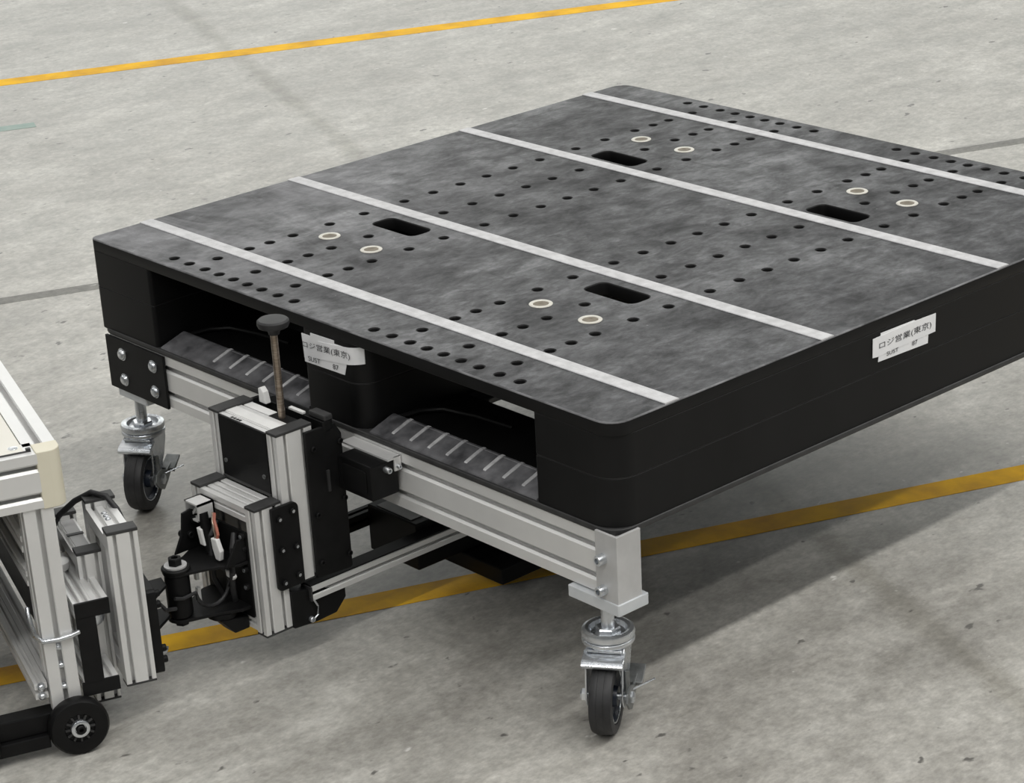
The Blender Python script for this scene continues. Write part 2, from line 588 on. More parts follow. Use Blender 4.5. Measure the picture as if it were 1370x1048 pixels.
def circ(cx, cy, r, n=14):
    return [(cx + r * math.cos(2 * PI * k / n), cy + r * math.sin(2 * PI * k / n)) for k in range(n)]

CX = 0.548
colsL = (0.2315, 0.322, 0.4135)
xs_all = [list(colsL), [2 * CX - c for c in reversed(colsL)]]
edge_x = (0.182, 0.219, 0.257, 0.291, 0.3245, 0.357, 0.390, 0.4265, 0.463)
holes = []
HR = 0.0068
def my(y):
    return 1.1 - y
for side in (0, 1):
    cols = xs_all[side]
    ex = edge_x if side == 0 else [2 * CX - e for e in edge_x]
    for fy in (lambda y: y, my):
        for x in ex:
            holes.append(circ(x, fy(0.0255), HR))
        for x in cols:
            for y in (0.0655, 0.1215, 0.158, 0.200, 0.268):
                holes.append(circ(x, fy(y), HR))
        for x in (cols[0], cols[2]):
            holes.append(circ(x, fy(0.333), HR))
    for x in cols:
        for y in (0.411, 0.468, 0.523, 0.577, 0.632, 0.689):
            holes.append(circ(x, y, HR))
    sx0, sx1 = (0.278, 0.373) if side == 0 else (0.727, 0.822)
    holes.append(rrect(sx0, sx1, 0.307, 0.347, 0.011, 4))
    holes.append(rrect(sx0, sx1, 0.752, 0.792, 0.011, 4))
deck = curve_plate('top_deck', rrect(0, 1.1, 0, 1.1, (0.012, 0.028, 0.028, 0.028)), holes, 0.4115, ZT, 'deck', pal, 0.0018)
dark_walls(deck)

def strip_prof(y):
    a = 0.0115
    return [(y - a, ZT - 0.0006), (y + a, ZT - 0.0006), (y + a, ZT + 0.0008), (y + a - 0.0012, ZT + 0.0014), (y + 0.0012, ZT + 0.0014), (y, ZT + 0.0012), (y - 0.0012, ZT + 0.0014), (y - a + 0.0012, ZT + 0.0014), (y - a, ZT + 0.0008)]
for y in (0.100, 0.377, 0.731, 1.013):
    MB().prism(strip_prof(y), 'x', 0.001, 1.099).build('anti_slip_strip', 'strip', pal)
for side in (0, 1):
    for x in ((0.2775, 0.3735) if side == 0 else (0.7285, 0.8225)):
        for y in (0.2315, 0.8685):
            b = MB().lathe([(0.0160, -0.0004), (0.0160, 0.0006), (0.0152, 0.0012), (0.0112, 0.0012), (0.0105, 0.0004), (0.0105, -0.0003)], (x, y, ZT), (0, 0, 1), 26).build('bushing', 'bushing', pal, smooth=True)
            MB().lathe([(0.0106, -0.0004), (0.0106, 0.0004), (0.004, 0.0004), (0.004, 0.0002)], (x, y, ZT), (0, 0, 1), 18).build('bushing_core', 'core', b)

# stringers: two moulded halves welded at the seam
SEAM = 0.357
def stringer(x0, x1, r):
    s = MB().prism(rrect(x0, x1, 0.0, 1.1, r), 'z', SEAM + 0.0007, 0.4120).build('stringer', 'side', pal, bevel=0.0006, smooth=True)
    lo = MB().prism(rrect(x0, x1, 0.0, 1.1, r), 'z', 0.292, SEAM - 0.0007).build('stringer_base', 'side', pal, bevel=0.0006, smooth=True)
    MB().prism(rrect(x0 + 0.001, x1 - 0.001, 0.001, 1.099, [max(q - 0.001, 0.001) for q in r]), 'z', SEAM - 0.0008, SEAM + 0.0008).build('weld_seam', 'cap', lo)
stringer(0.0, 0.150, (0.012, 0.006, 0.006, 0.028))
stringer(0.508, 0.632, (0.008, 0.030, 0.030, 0.008))
stringer(0.962, 1.1, (0.006, 0.036, 0.036, 0.006))
# ribs below the top deck running between the stringers deep inside the tunnels
for x0, x1 in ((0.150, 0.508), (0.632, 0.962)):
    for y in (0.37, 0.71, 1.03):
        MB().box(x0, x1, y, y + 0.004, 0.402, 0.4120).build('deck_rib', 'side', pal)

# bottom deck with one opening per tunnel half and a flange all round
curve_plate('bottom_deck', rrect(-0.002, 1.102, -0.002, 1.102, 0.03), [rrect(0.668, 0.93, 0.178, 0.50, 0.01, 3), rrect(0.668, 0.93, 0.60, 0.92, 0.01, 3)], ZB, 0.2935, 'cap', pal, 0.0012)
# lead-in ramps with raised ribs at the fork openings
for x0, x1 in ((0.155, 0.506), (0.636, 0.960)):
    prof = [(0.002, 0.2933), (0.0025, 0.2955), (0.0405, 0.3075), (0.0440, 0.3080), (0.0470, 0.3070), (0.0500, 0.2933)]
    rp = MB().prism(prof, 'x', x0, x1).build('entry_ramp', 'ramp', pal)
    n = 9
    pitch = (x1 - x0) / n
    for k in range(n + 1):
        xa = x0 + k * pitch
        if k == 0 or (x0 < 0.5 and k in (1, 2)):
            continue
        hw = 0.0030
        xa = min(xa, x1 - 0.004)
        pr = [(0.012, 0.2985), (0.014, 0.3003), (0.0405, 0.3092), (0.0465, 0.3092), (0.0480, 0.3065), (0.0405, 0.3065)]
        MB().prism(pr, 'x', xa - hw, xa + hw).build('ramp_rib', 'rib', rp, bevel=0.0012)
        if xa + pitch < x1 + 0.01:
            MB().prism([(0.0410, 0.3070), (0.0425, 0.3088), (0.0455, 0.3088), (0.0465, 0.3065)], 'x', xa + hw, min(xa + pitch, x1 - 0.004) - hw).build('ramp_edge', 'ramp', rp)
    # curved fillet ridge where the ramp meets the stringer wall
    pts = [(x0 - 0.003, 0.02, 0.296), (x0 + 0.004, 0.05, 0.302), (x0 + 0.012, 0.080, 0.304), (x0 + 0.03, 0.105, 0.303), (x0 + 0.08, 0.120, 0.301), (x0 + 0.14, 0.130, 0.298)]
    MB().tube(pts, 0.0035, 8).build('corner_fillet', 'side', rp, smooth=True)
    MB().box(x0, x1, 0.055, 0.172, 0.2933, 0.298).build('deck_step', 'side', pal, bevel=0.002)

# --- stickers
def text_mesh(body, size, mat, name, parent, fmap, off):
    cu = bpy.data.curves.new(name, 'FONT')
    cu.body = body
    cu.size = size
    cu.extrude = 0.0
    tmp = bpy.data.objects.new('tmp', cu)
    COL.objects.link(tmp)
    dg = bpy.context.evaluated_depsgraph_get()
    dg.update()
    me = bpy.data.meshes.new_from_object(tmp.evaluated_get(dg))
    bpy.data.objects.remove(tmp, do_unlink=True)
    bpy.data.curves.remove(cu)
    me.name = name
    x0 = min(v.co.x for v in me.vertices)
    x1 = max(v.co.x for v in me.vertices)
    z0 = min(v.co.y for v in me.vertices)
    z1 = max(v.co.y for v in me.vertices)
    for v in me.vertices:
        p = fmap((v.co.x - x0) / (x1 - x0), (v.co.y - z0) / (z1 - z0))
        v.co = (p[0] - off[0], p[1] - off[1], p[2] - off[2])
    me.materials.clear()
    me.materials.append(MAT[mat])
    o = bpy.data.objects.new(name, me)
    COL.objects.link(o)
    o.parent = parent
    return o

def fbox(kind, a0, b0, a1, b1, h0, h1, depth):
    """maps unit text square to a quad: left edge a0 (z b0..b0+h0), right edge a1"""
    def g(s, t):
        a = a0 + (a1 - a0) * s
        z = (b0 + (b1 - b0) * s) + t * (h0 + (h1 - h0) * s)
        return (a, depth, z) if kind == 'front' else (depth, a, z)
    return g

# front sticker on the middle stringer
stA = MB().prism([(0.5085, 0.4030), (0.5113, 0.3634), (0.5966, 0.3655), (0.6016, 0.3797), (0.598, 0.405)], 'y', -0.0008, 0.0002).build('label_sticker', 'paper', pal)
stA['label'] = 'white paper label with black Japanese lettering on the pallet front'
MB().prism([(0.5288, 0.4080), (0.5279, 0.3815), (0.5795, 0.384), (0.579, 0.4092)], 'y', -0.0011, -0.0002).build('sticker_layer', 'paper', stA)
def wrap_front():
    mb = MB()
    v = []
    def fy(x):
        r, xc = 0.030, 0.602
        return (r - math.sqrt(max(r * r - max(x - xc, 0) ** 2, 0)))
    xs = [0.545, 0.575, 0.600, 0.608, 0.616, 0.622, 0.6265]
    for x in xs:
        zt = 0.4035 + (x - 0.58) * 0.10
        zb = 0.3815 + (x - 0.60) * 0.12
        for yy in (0.0, -0.0010):
            v += [(x, fy(x) + yy - 0.0007, zb), (x, fy(x) + yy - 0.0007, zt)]
    f = []
    for i in range(len(xs) - 1):
        k = 4 * i
        f += [(k, k + 4, k + 5, k + 1), (k + 2, k + 3, k + 7, k + 6), (k + 1, k + 5, k + 7, k + 3), (k, k + 2, k + 6, k + 4)]
    f += [(0, 1, 3, 2), (4 * len(xs) - 4, 4 * len(xs) - 2, 4 * len(xs) - 1, 4 * len(xs) - 3)]
    mb._add(v, f)
    return mb
wrap_front().build('sticker_layer', 'paper', stA)
text_mesh('ロジ営業(東京)', 0.02, 'ink', 'label_text', stA, fbox('front', 0.5105, 0.3830, 0.6125, 0.3895, 0.0105, 0.0115, -0.0022), poff)
text_mesh('SUST', 0.02, 'ink', 'label_text', stA, fbox('front', 0.5203, 0.3672, 0.5465, 0.3686, 0.0065, 0.0065, -0.0018), poff)
text_mesh('87', 0.02, 'ink', 'label_text', stA, fbox('front', 0.5735, 0.3686, 0.5857, 0.3692, 0.0070, 0.0070, -0.0018), poff)
# side sticker
stB = MB().prism([(0.4735, 0.3702), (0.5732, 0.3674), (0.5745, 0.392), (0.5443, 0.4073), (0.4777, 0.4082)], 'x', 1.1000, 1.1008).build('label_sticker', 'paper', pal)
stB['label'] = 'white paper label with black Japanese lettering on the pallet side'
MB().prism([(0.4617, 0.3790), (0.4720, 0.3778), (0.5877, 0.3797), (0.5877, 0.4050), (0.5469, 0.4061), (0.4617, 0.4048)], 'x', 1.1007, 1.1012).build('sticker_layer', 'paper', stB)
text_mesh('ロジ営業(東京)', 0.02, 'ink', 'label_text', stB, fbox('side', 0.4740, 0.3862, 0.5785, 0.3862, 0.0105, 0.0115, 1.1016), poff)
text_mesh('SUST', 0.02, 'ink', 'label_text', stB, fbox('side', 0.4889, 0.3742, 0.5125, 0.3742, 0.0055, 0.0055, 1.1016), poff)
text_mesh('87', 0.02, 'ink', 'label_text', stB, fbox('side', 0.5402, 0.3735, 0.5508, 0.3735, 0.0060, 0.0060, 1.1016), poff)

# ------------------------------------------------------------------ caster frame under the pallet
dol = thing('caster_frame', 'aluminium rail frame on swivel casters carrying the black pallet', 'dolly', (0.55, 0.5, 0.0))
RZ0, RZ1 = 0.205, 0.285
for (ya, yb) in ((0.0, 0.04), (1.06, 1.10)):
    mb = MB()
    bar(mb, 'x', 0.022, 1.094, ya, yb, RZ0, RZ1, {'a0': [RZ0 + 0.02, RZ1 - 0.02], 'a1': [RZ0 + 0.02, RZ1 - 0.02], 'b0': [ya + 0.02], 'b1': [ya + 0.02]}, 0.0060, 0.0125, 0.0030, 0.014)
    mb.build('frame_rail', 'alu', dol)
def lplate(x0, x1, y0, y1, th, z0, z1):
    """L-angle with its corner at (x1,y0)"""
    return MB().prism([(x0, y0), (x1, y0), (x1, y1), (x1 - th, y1), (x1 - th, y0 + th), (x0, y0 + th)], 'z', z0, z1)
an = lplate(1.070, 1.1070, -0.0065, 0.0335, 0.0038, 0.1925, 0.2915).build('corner_angle', 'bracket', dol, bevel=0.0006)
for z in (0.2575, 0.2165):
    socket_bolt(an, (1.0835, -0.0065, z), (0, -1, 0), 0.0068, 0.011)
MB().prism(rrect(1.0205, 1.1095, -0.0085, 0.0425, 0.002, 2), 'z', 0.1880, 0.2030).build('foot_plate', 'white_zinc', dol, bevel=0.0008)
pl = MB().box(0.016, 0.166, -0.005, -0.0005, 0.2025, 0.2845).build('end_plate', 'plate', dol, bevel=0.0008)
for x, z in ((0.058, 0.2625), (0.1385, 0.2635), (0.0570, 0.2220), (0.1370, 0.2235)):
    dome_bolt(pl, (x, -0.005, z), (0, -1, 0), 0.0085, 0.0065)
MB().prism(rrect(0.0255, 0.100, 0.0, 0.0425, 0.002, 2), 'z', 0.1885, 0.2045).build('foot_plate', 'white_zinc', dol, bevel=0.0008)
MB().box(0.0, 0.08, 1.03, 1.10, 0.1885, 0.2045).build('foot_plate', 'white_zinc', dol, bevel=0.0008)
MB().box(1.02, 1.10, 1.03, 1.10, 0.1885, 0.2045).build('foot_plate', 'white_zinc', dol, bevel=0.0008)

def caster(stem, ang):
    """swivel caster with 100 mm wheel; ang = heading of the trailing wheel (deg)"""
    sx, sy = stem
    a = math.radians(ang)
    T = Matrix.Translation((sx, sy, 0)) @ Matrix.Rotation(a, 4, 'Z')   # local +x = trail direction, y = axle
    off = parent_off(dol)
    def fin(mb, name, mat, parent, **k):
        return mb.xform(T).build(name, mat, parent, off=off, **k)
    tr, R = 0.023, 0.0495
    # fork: top cup plus two cheek plates tapering down to the axle
    fk = MB()
    fk.lathe([(0.012, 0.1145), (0.030, 0.1145), (0.0335, 0.118), (0.0335, 0.1225), (0.030, 0.1245), (0.012, 0.1245)], (0, 0, 0), (0, 0, 1), 28)
    for s in (-1, 1):
        pr = [(-0.026, 0.1155), (0.022, 0.1155), (0.032, 0.108), (0.035, 0.080), (0.037, 0.062), (0.037, 0.048), (0.031, 0.038), (0.022, 0.036), (0.012, 0.042), (0.004, 0.058), (-0.014, 0.080), (-0.025, 0.100)]
        y0 = s * 0.0215
        fk.prism(pr, 'y', min(y0, y0 + s * 0.0028), max(y0, y0 + s * 0.0028))
    fk.box(-0.024, 0.030, -0.0215, 0.0215, 0.1125, 0.1158)
    cas = fin(fk, 'caster', 'zinc', dol, bevel=0.0008, smooth=True)
    fin(MB().lathe([(0.0085, 0.124), (0.0085, 0.187), (0.007, 0.189)], (0, 0, 0), (0, 0, 1), 18), 'stem', 'zinc', cas, smooth=True)
    fin(MB().lathe([(0.010, 0.1255), (0.016, 0.1255), (0.016, 0.134), (0.0145, 0.136), (0.0095, 0.136)], (0, 0, 0), (0, 0, 1), 6), 'stem_nut', 'zinc', cas)
    ring = [(0.0215, 0.126), (0.0300, 0.1240), (0.0330, 0.1250), (0.0340, 0.1290), (0.0325, 0.1335), (0.0285, 0.1350), (0.0245, 0.1335), (0.0215, 0.128)]
    fin(MB().lathe(ring, (0, 0, 0), (0, 0, 1), 30), 'swivel_ring', 'zinc', cas, smooth=True)
    fin(MB().lathe([(0.009, 0.1246), (0.0238, 0.1246), (0.0238, 0.1275), (0.009, 0.1275)], (0, 0, 0), (0, 0, 1), 24), 'bearing_dust_seal', 'plate', cas, smooth=True)
    # wheel
    c = (tr, 0, R)
    W = 0.0150
    tp = [(0.036, -W * 0.93), (0.043, -W), (0.0470, -W * 0.90), (0.0490, -W * 0.55), (R - 0.0006, -0.006), (R - 0.0006, -0.0045), (R, -0.004), (R, 0.004), (R - 0.0006, 0.0045), (R - 0.0006, 0.006), (0.0490, W * 0.55), (0.0470, W * 0.90), (0.043, W), (0.036, W * 0.93), (0.0345, W * 0.6), (0.0345, -W * 0.6)]
    tp.append(tp[0])
    ty = MB()
    # closed ring profile
    seg = 40
    vv = []
    for r, h in tp[:-1]:
        for k in range(seg):
            t = 2 * PI * k / seg
            vv.append((c[0] + r * math.cos(t), h, c[2] + r * math.sin(t)))
    n = len(tp) - 1
    ff = []
    for i in range(n):
        j = (i + 1) % n
        for k in range(seg):
            k2 = (k + 1) % seg
            ff.append((i * seg + k, i * seg + k2, j * seg + k2, j * seg + k))
    ty._add(vv, ff)
    tyre = fin(ty, 'tyre', 'rubber', cas, smooth=True)
    hb = [(0.0345, -0.0105), (0.0345, 0.0105), (0.031, 0.0118), (0.028, 0.0075), (0.014, 0.0070), (0.0125, 0.0150), (0.006, 0.0150)]
    hb = [(0.006, -0.0150), (0.0125, -0.0150), (0.014, -0.0070), (0.028, -0.0075), (0.031, -0.0118)] + hb
    fin(MB().lathe(hb, c, (0, 1, 0), 32), 'wheel_hub', 'hub', cas, smooth=True)
    for sy_ in (-1, 1):
        fin(MB().tube([(tr + 0.0335 * math.cos(t), sy_ * 0.0122, R + 0.0335 * math.sin(t)) for t in [2 * PI * k / 32 for k in range(33)]], 0.0012, 6), 'hub_rim', 'zinc', cas, smooth=True)
    # axle with nuts
    ax = MB().cyl((tr, -0.031, R), (tr, 0.031, R), 0.0045, 12)
    ax.lathe([(0.0085, 0), (0.0085, 0.006), (0.006, 0.0085)], (tr, -0.0243, R), (0, -1, 0), 6)
    ax.lathe([(0.0085, 0), (0.0085, 0.006), (0.006, 0.0075)], (tr, 0.0280, R), (0, 1, 0), 6)
    fin(ax, 'axle', 'zinc', cas)
    # brake: rolled bar over the tyre, side arm and pedal
    br = MB()
    br.prism([(0.022, 0.1128), (0.0405, 0.1085), (0.0455, 0.1060), (0.0480, 0.1020), (0.0465, 0.0985), (0.0430, 0.0978), (0.0405, 0.1000), (0.0400, 0.1045), (0.022, 0.1096)], 'y', -0.0265, 0.0265)
    fin(br, 'brake_bar', 'zinc', cas, bevel=0.0008, smooth=True)
    lv = MB()
    pr = [(tr + 0.026, R + 0.004), (tr + 0.021, R + 0.015), (tr + 0.002, R + 0.018), (tr - 0.020, R + 0.007), (tr - 0.046, R + 0.012), (tr - 0.045, R + 0.004), (tr - 0.022, R - 0.011), (tr - 0.004, R - 0.019), (tr + 0.012, R - 0.011)]
    lv.prism(pr, 'y', 0.0288, 0.0316)
    lv.prism([(tr - 0.030, R + 0.000), (tr - 0.058, R + 0.014), (tr - 0.058, R + 0.017), (tr - 0.028, R + 0.006)], 'y', 0.018, 0.040)
    lv.cyl((tr + 0.004, 0.0275, R + 0.010), (tr + 0.004, 0.0275, R + 0.040), 0.0034, 10)
    fin(lv, 'brake_lever', 'steel', cas, bevel=0.0006)
    fin(MB().cyl((tr - 0.012, 0.030, R + 0.004), (tr - 0.030, 0.056, R + 0.012), 0.0013, 8), 'brake_wire', 'zinc', cas)
    return cas
caster((1.040, 0.038), -55)
caster((0.026, 0.034), -55)
caster((0.040, 1.066), -50)
caster((1.055, 1.066), -50)

# ------------------------------------------------------------------ tow coupler
cp = thing('tow_coupler', 'black and aluminium tow coupler with knob rod hooked to the pallet frame', 'coupler', (0.55, -0.11, 0.0))
def column(parent, x0, x1, y0, y1, z0, z1, name='column', slots=2, cap=None):
    L = y1 - y0
    cs = [y0 + L * 0.25, y0 + L * 0.75] if slots == 2 else [(y0 + y1) / 2]
    xm = (x0 + x1) / 2
    mb = MB()
    bar(mb, 'z', x0, x1, y0, y1, z0, z1, {'a0': cs, 'a1': cs, 'b0': [xm], 'b1': [xm]}, 0.0042, 0.0078, 0.0010, 0.0088, 0.6)
    o = mb.build(name, 'alu', parent)
    c = cap or (y0, y1)
    MB().box(x0 - 0.0006, x1 + 0.0006, c[0] - 0.0006, c[1] + 0.0006, z1, z1 + 0.004).build('end_cap', 'cap', o, bevel=0.0008)
    MB().box(x0 - 0.0004, x1 + 0.0004, y0 - 0.0004, y1 + 0.0004, z0 - 0.003, z0).build('end_cap', 'cap', o, bevel=0.0006)
    return o
# upper frame
column(cp, 0.6045, 0.6250, -0.1400, -0.0830, 0.1180, 0.3280)
column(cp, 0.4790, 0.4995, -0.1400, -0.0830, 0.1180, 0.3280)
mb = MB()
bar(mb, 'x', 0.5000, 0.6040, -0.1385, -0.1020, 0.3100, 0.3290, {'b1': [-0.1305], 'b0': [-0.12], 'a0': [0.3195], 'a1': [0.3195]}, 0.0015, 0.002, 0.0004)
tb = mb.build('top_beam', 'alu', cp)
MB().box(0.5005, 0.6035, -0.1275, -0.1095, 0.3288, 0.3298).build('white_tape', 'white', tb)
MB().box(0.5005, 0.5560, -0.0990, -0.0850, 0.3180, 0.3285).build('white_block', 'white', cp, bevel=0.0006)
for i, x in enumerate((0.524, 0.530, 0.536, 0.5415)):
    MB().box(x, x + 0.0038, -0.1378, -0.1340, 0.3288, 0.3294).build('vent_slot', 'black', tb)
MB().box(0.5575, 0.6035, -0.1015, -0.0835, 0.2900, 0.3290).build('rod_block', 'black', cp, bevel=0.001)
pn = MB().box(0.5010, 0.6035, -0.1415, -0.1387, 0.2440, 0.3285).build('front_panel', 'black', cp)
socket_bolt(pn, (0.510, -0.1415, 0.266), (0, -1, 0), 0.0030, 0.002, 'steel')
socket_bolt(pn, (0.594, -0.1415, 0.266), (0, -1, 0), 0.0030, 0.002, 'steel')
MB().box(0.5000, 0.6040, -0.1425, -0.1180, 0.2400, 0.2440).build('panel_sill', 'cap', cp, bevel=0.001)
MB().box(0.5000, 0.6040, -0.0825, -0.0480, 0.1250, 0.3150).build('slide_body', 'black', cp, bevel=0.002)
sp = MB().prism([(-0.0985, 0.1150), (-0.0420, 0.1120), (-0.0400, 0.1160), (-0.0400, 0.3060), (-0.0490, 0.3220), (-0.0985, 0.3230)], 'x', 0.6252, 0.6310).build('side_plate', 'plate', cp, bevel=0.0012)
for y, z in ((-0.088, 0.298), (-0.090, 0.205), (-0.0905, 0.1360), (-0.0445, 0.2960), (-0.0445, 0.2560), (-0.0445, 0.2150), (-0.0445, 0.1340)):
    socket_bolt(sp, (0.6310, y, z), (1, 0, 0), 0.0040, 0.0035, 'plate')
spl = MB().prism([(-0.0985, 0.1150), (-0.0400, 0.1150), (-0.0400, 0.3060), (-0.0490, 0.3220), (-0.0985, 0.3230)], 'x', 0.4730, 0.4788).build('side_plate', 'plate', cp, bevel=0.0012)
MB().box(0.6310, 0.6335, -0.0700, -0.0660, 0.232, 0.262).build('latch_slot', 'cap', sp)
# latch bar on top of the slide with a white indicator
MB().prism(rrect(0.505, 0.632, -0.0690, -0.0520, 0.004, 3), 'z', 0.3155, 0.3290).build('latch_bar', 'black', cp, bevel=0.001)
MB().box(0.598, 0.632, -0.0660, -0.0520, 0.3290, 0.3370).build('latch_head', 'cap', cp, bevel=0.002)
MB().box(0.560, 0.590, -0.0700, -0.0640, 0.3290, 0.3325).build('indicator', 'white', cp, bevel=0.0006)
MB().prism([(0.508, 0.3285), (0.523, 0.3285), (0.519, 0.3440), (0.513, 0.3500), (0.508, 0.3480)], 'y', -0.0790, -0.0700).build('white_tab', 'white', cp, bevel=0.001)
# rod and knob
MB().lathe([(0.0048, 0.326), (0.0048, 0.4480)], (0.5760, -0.0925, 0), (0, 0, 1), 14).build('threaded_rod', 'rod', cp, smooth=True)
MB().lathe([(0.007, 0.4440), (0.0085, 0.4500), (0.013, 0.4535), (0.0195, 0.4545), (0.0212, 0.4580), (0.0208, 0.4625), (0.0185, 0.4645), (0.004, 0.4650)], (0.5770, -0.0925, 0), (0, 0, 1), 28).build('knob', 'rubber', cp, smooth=True)
# clamp box against the rail
cb = MB().box(0.6312, 0.7000, -0.0500, -0.0050, 0.2300, 0.2785).build('clamp_box', 'black', cp, bevel=0.0015)
MB().prism(rrect(0.640, 0.690, 0.2370, 0.2700, 0.005, 3), 'y', -0.0516, -0.0498).build('box_cover', 'plate', cb, bevel=0.0006)
MB().prism([(-0.0225, 0.2787), (-0.0010, 0.2787), (-0.0010, 0.2812), (-0.0225, 0.2812)], 'x', 0.6050, 0.7020).build('cover_angle', 'alu', cb)
MB().box(0.7000, 0.7022, -0.0120, -0.0010, 0.2620, 0.2812).build('angle_lip', 'alu', cb)
socket_bolt(cb, (0.7000, -0.0260, 0.2690), (1, 0, 0), 0.0042, 0.010)
socket_bolt(cb, (0.7020, -0.0070, 0.2680), (1, 0, 0), 0.0030, 0.006)
# lower frame
column(cp, 0.6045, 0.6250, -0.1850, -0.1430, 0.0600, 0.2380)
column(cp, 0.4850, 0.5055, -0.1850, -0.1430, 0.0600, 0.2380)
mb = MB()
bar(mb, 'x', 0.5058, 0.6042, -0.1850, -0.1430, 0.2190, 0.2385, {'b1': [-0.1745, -0.1640, -0.1535], 'b0': [-0.164], 'a0': [0.2285], 'a1': [0.2285]}, 0.0032, 0.005, 0.0008)
lb = mb.build('cross_beam', 'alu', cp)
mb = MB()
bar(mb, 'x', 0.5058, 0.6042, -0.1850, -0.1430, 0.0620, 0.0810, {'b1': [-0.1745, -0.1535], 'b0': [-0.164], 'a0': [0.0715], 'a1': [0.0715]}, 0.0045, 0.005, 0.0008)
mb.build('cross_beam', 'alu', cp)
# corner brackets below the beam: hollow castings
def corner_bracket(x0, sgn):
    m = MB()
    y0, y1 = -0.2120, -0.1860
    xa, xb = sorted((x0, x0 + sgn * 0.030))
    m.box(xa, xb, y0, y1, 0.2285, 0.2310)
    m.box(xa, xb, y0, y1, 0.2060, 0.2085)
    m.box(xa, xb, -0.1885, -0.1860, 0.2060, 0.2310)
    m.box(xa, xa + 0.0025, y0, y1, 0.2060, 0.2310)
    m.box(xb - 0.0025, xb, y0, y1, 0.2060, 0.2310)
    m.prism([(xa + 0.004, 0.2085), (xa + 0.008, 0.2085), (xb - 0.004, 0.2285), (xb - 0.008, 0.2285)], 'y', y0 + 0.004, y1)
    return m.build('corner_bracket', 'alu', cp)
corner_bracket(0.5065, 1)
jp = MB().prism(rrect(-0.1620, -0.1195, 0.1180, 0.2360, (0.006, 0.003, 0.009, 0.002), 4), 'x', 0.6312 - 0.006, 0.6310).build('join_plate', 'plate', cp, bevel=0.001)
for y, z in ((-0.152, 0.2200), (-0.130, 0.2250), (-0.152, 0.1760), (-0.1290, 0.1740), (-0.1530, 0.1290), (-0.1295, 0.1330)):
    socket_bolt(jp, (0.6310, y, z), (1, 0, 0), 0.0046, 0.0040, 'plate')
    MB().lathe([(0.0030, 0), (0.0030, 0.0006)], (0.6341, y, z), (1, 0, 0), 10).build('bolt_ring', 'zinc', jp)
jpl = MB().prism(rrect(-0.1620, -0.1195, 0.1180, 0.2360, 0.004, 3), 'x', 0.4735, 0.4785).build('join_plate', 'plate', cp, bevel=0.001)
# lower hook block
hk = MB().prism([(-0.1425, 0.0560), (-0.1050, 0.0530), (-0.0720, 0.0545), (-0.0545, 0.0720), (-0.0545, 0.0870), (-0.1425, 0.1120)], 'x', 0.5900, 0.6290).build('hook_block', 'plate', cp, bevel=0.0015)
MB().tube([(0.631, -0.114, 0.094), (0.633, -0.110, 0.088), (0.633, -0.105, 0.078), (0.633, -0.106, 0.066), (0.632, -0.112, 0.061)], 0.0014, 8).build('hook_wire', 'zinc', hk, smooth=True)
socket_bolt(hk, (0.629, -0.1150, 0.0610), (1, 0, 0), 0.0042, 0.005)
# arms under the pallet
mb = MB()
bar(mb, 'y', 0.6130, 0.6330, -0.1120, 0.5600, 0.0880, 0.1080, {'a0': [0.098], 'a1': [0.098], 'b0': [0.623]}, 0.0045, 0.008, 0.001, 0.009)
arm = mb.build('fork_arm', 'alu', cp)
MB().box(0.6080, 0.6310, -0.1130, 0.5600, 0.1081, 0.1105).build('arm_top_strip', 'plate', arm)  # thin black strip along the arm's top face
MB().box(0.6125, 0.6335, -0.1150, -0.1120, 0.0875, 0.1080).build('end_cap', 'cap', arm)
mb = MB()
bar(mb, 'y', 0.4800, 0.5000, -0.0400, 0.5600, 0.0860, 0.1080, {'a0': [0.097], 'a1': [0.097], 'b0': [0.49], 'b1': [0.49]}, 0.0045, 0.006, 0.001)
mb.build('fork_arm', 'plate', cp)
cbx = MB().box(0.5005, 0.6075, 0.0900, 0.3600, 0.0500, 0.1200).build('cross_box', 'black', cp, bevel=0.002)
MB().box(0.515, 0.590, 0.0960, 0.1160, 0.1198, 0.1208).build('box_label', 'grey_panel', cbx)
MB().box(0.545, 0.690, 0.1700, 0.4600, 0.0250, 0.0495).build('under_tray', 'black', cp, bevel=0.002)
# hitch link between lower frame and cart
PX, PY = 0.553, -0.2665
hb = MB().lathe([(0.0135, 0.0980), (0.0160, 0.1000), (0.0165, 0.1030), (0.0165, 0.1560), (0.0155, 0.1590), (0.0135, 0.1600)], (PX, PY, 0), (0, 0, 1), 26).build('pivot_barrel', 'black', cp, smooth=True)
MB().lathe([(0.0185, 0.1640), (0.0192, 0.1655), (0.0192, 0.1675), (0.0178, 0.1690)], (PX, PY, 0), (0, 0, 1), 26).build('flange_washer', 'plate', hb, smooth=True)
MB().lathe([(0.0100, 0.1690), (0.0150, 0.1692), (0.0150, 0.1715), (0.0100, 0.1718)], (PX, PY, 0), (0, 0, 1), 24).build('washer', 'bracket', hb, smooth=True)
MB().lathe([(0.0095, 0.1718), (0.0095, 0.1800), (0.0085, 0.1815), (0.0050, 0.1815), (0.0050, 0.1780)], (PX, PY, 0), (0, 0, 1), 6).build('pivot_bolt', 'plate', hb)
MB().lathe([(0.0080, 0.0850), (0.0095, 0.0865), (0.0095, 0.0935)], (PX, PY, 0), (0, 0, 1), 6).build('pivot_nut', 'plate', hb)
def arm_plate(z0, z1, w):
    pts = [(PX + 0.018 * math.cos(t), PY + 0.018 * math.sin(t)) for t in [math.radians(a) for a in range(180, 361, 20)]]
    pts += [(PX + 0.028, PY + 0.030), (PX + w, -0.200), (PX + w, -0.1868), (PX - w, -0.1868), (PX - w, -0.200), (PX - 0.028, PY + 0.030)]
    return MB().prism(pts, 'z', z0, z1).build('link_plate', 'plate', cp, bevel=0.0008)
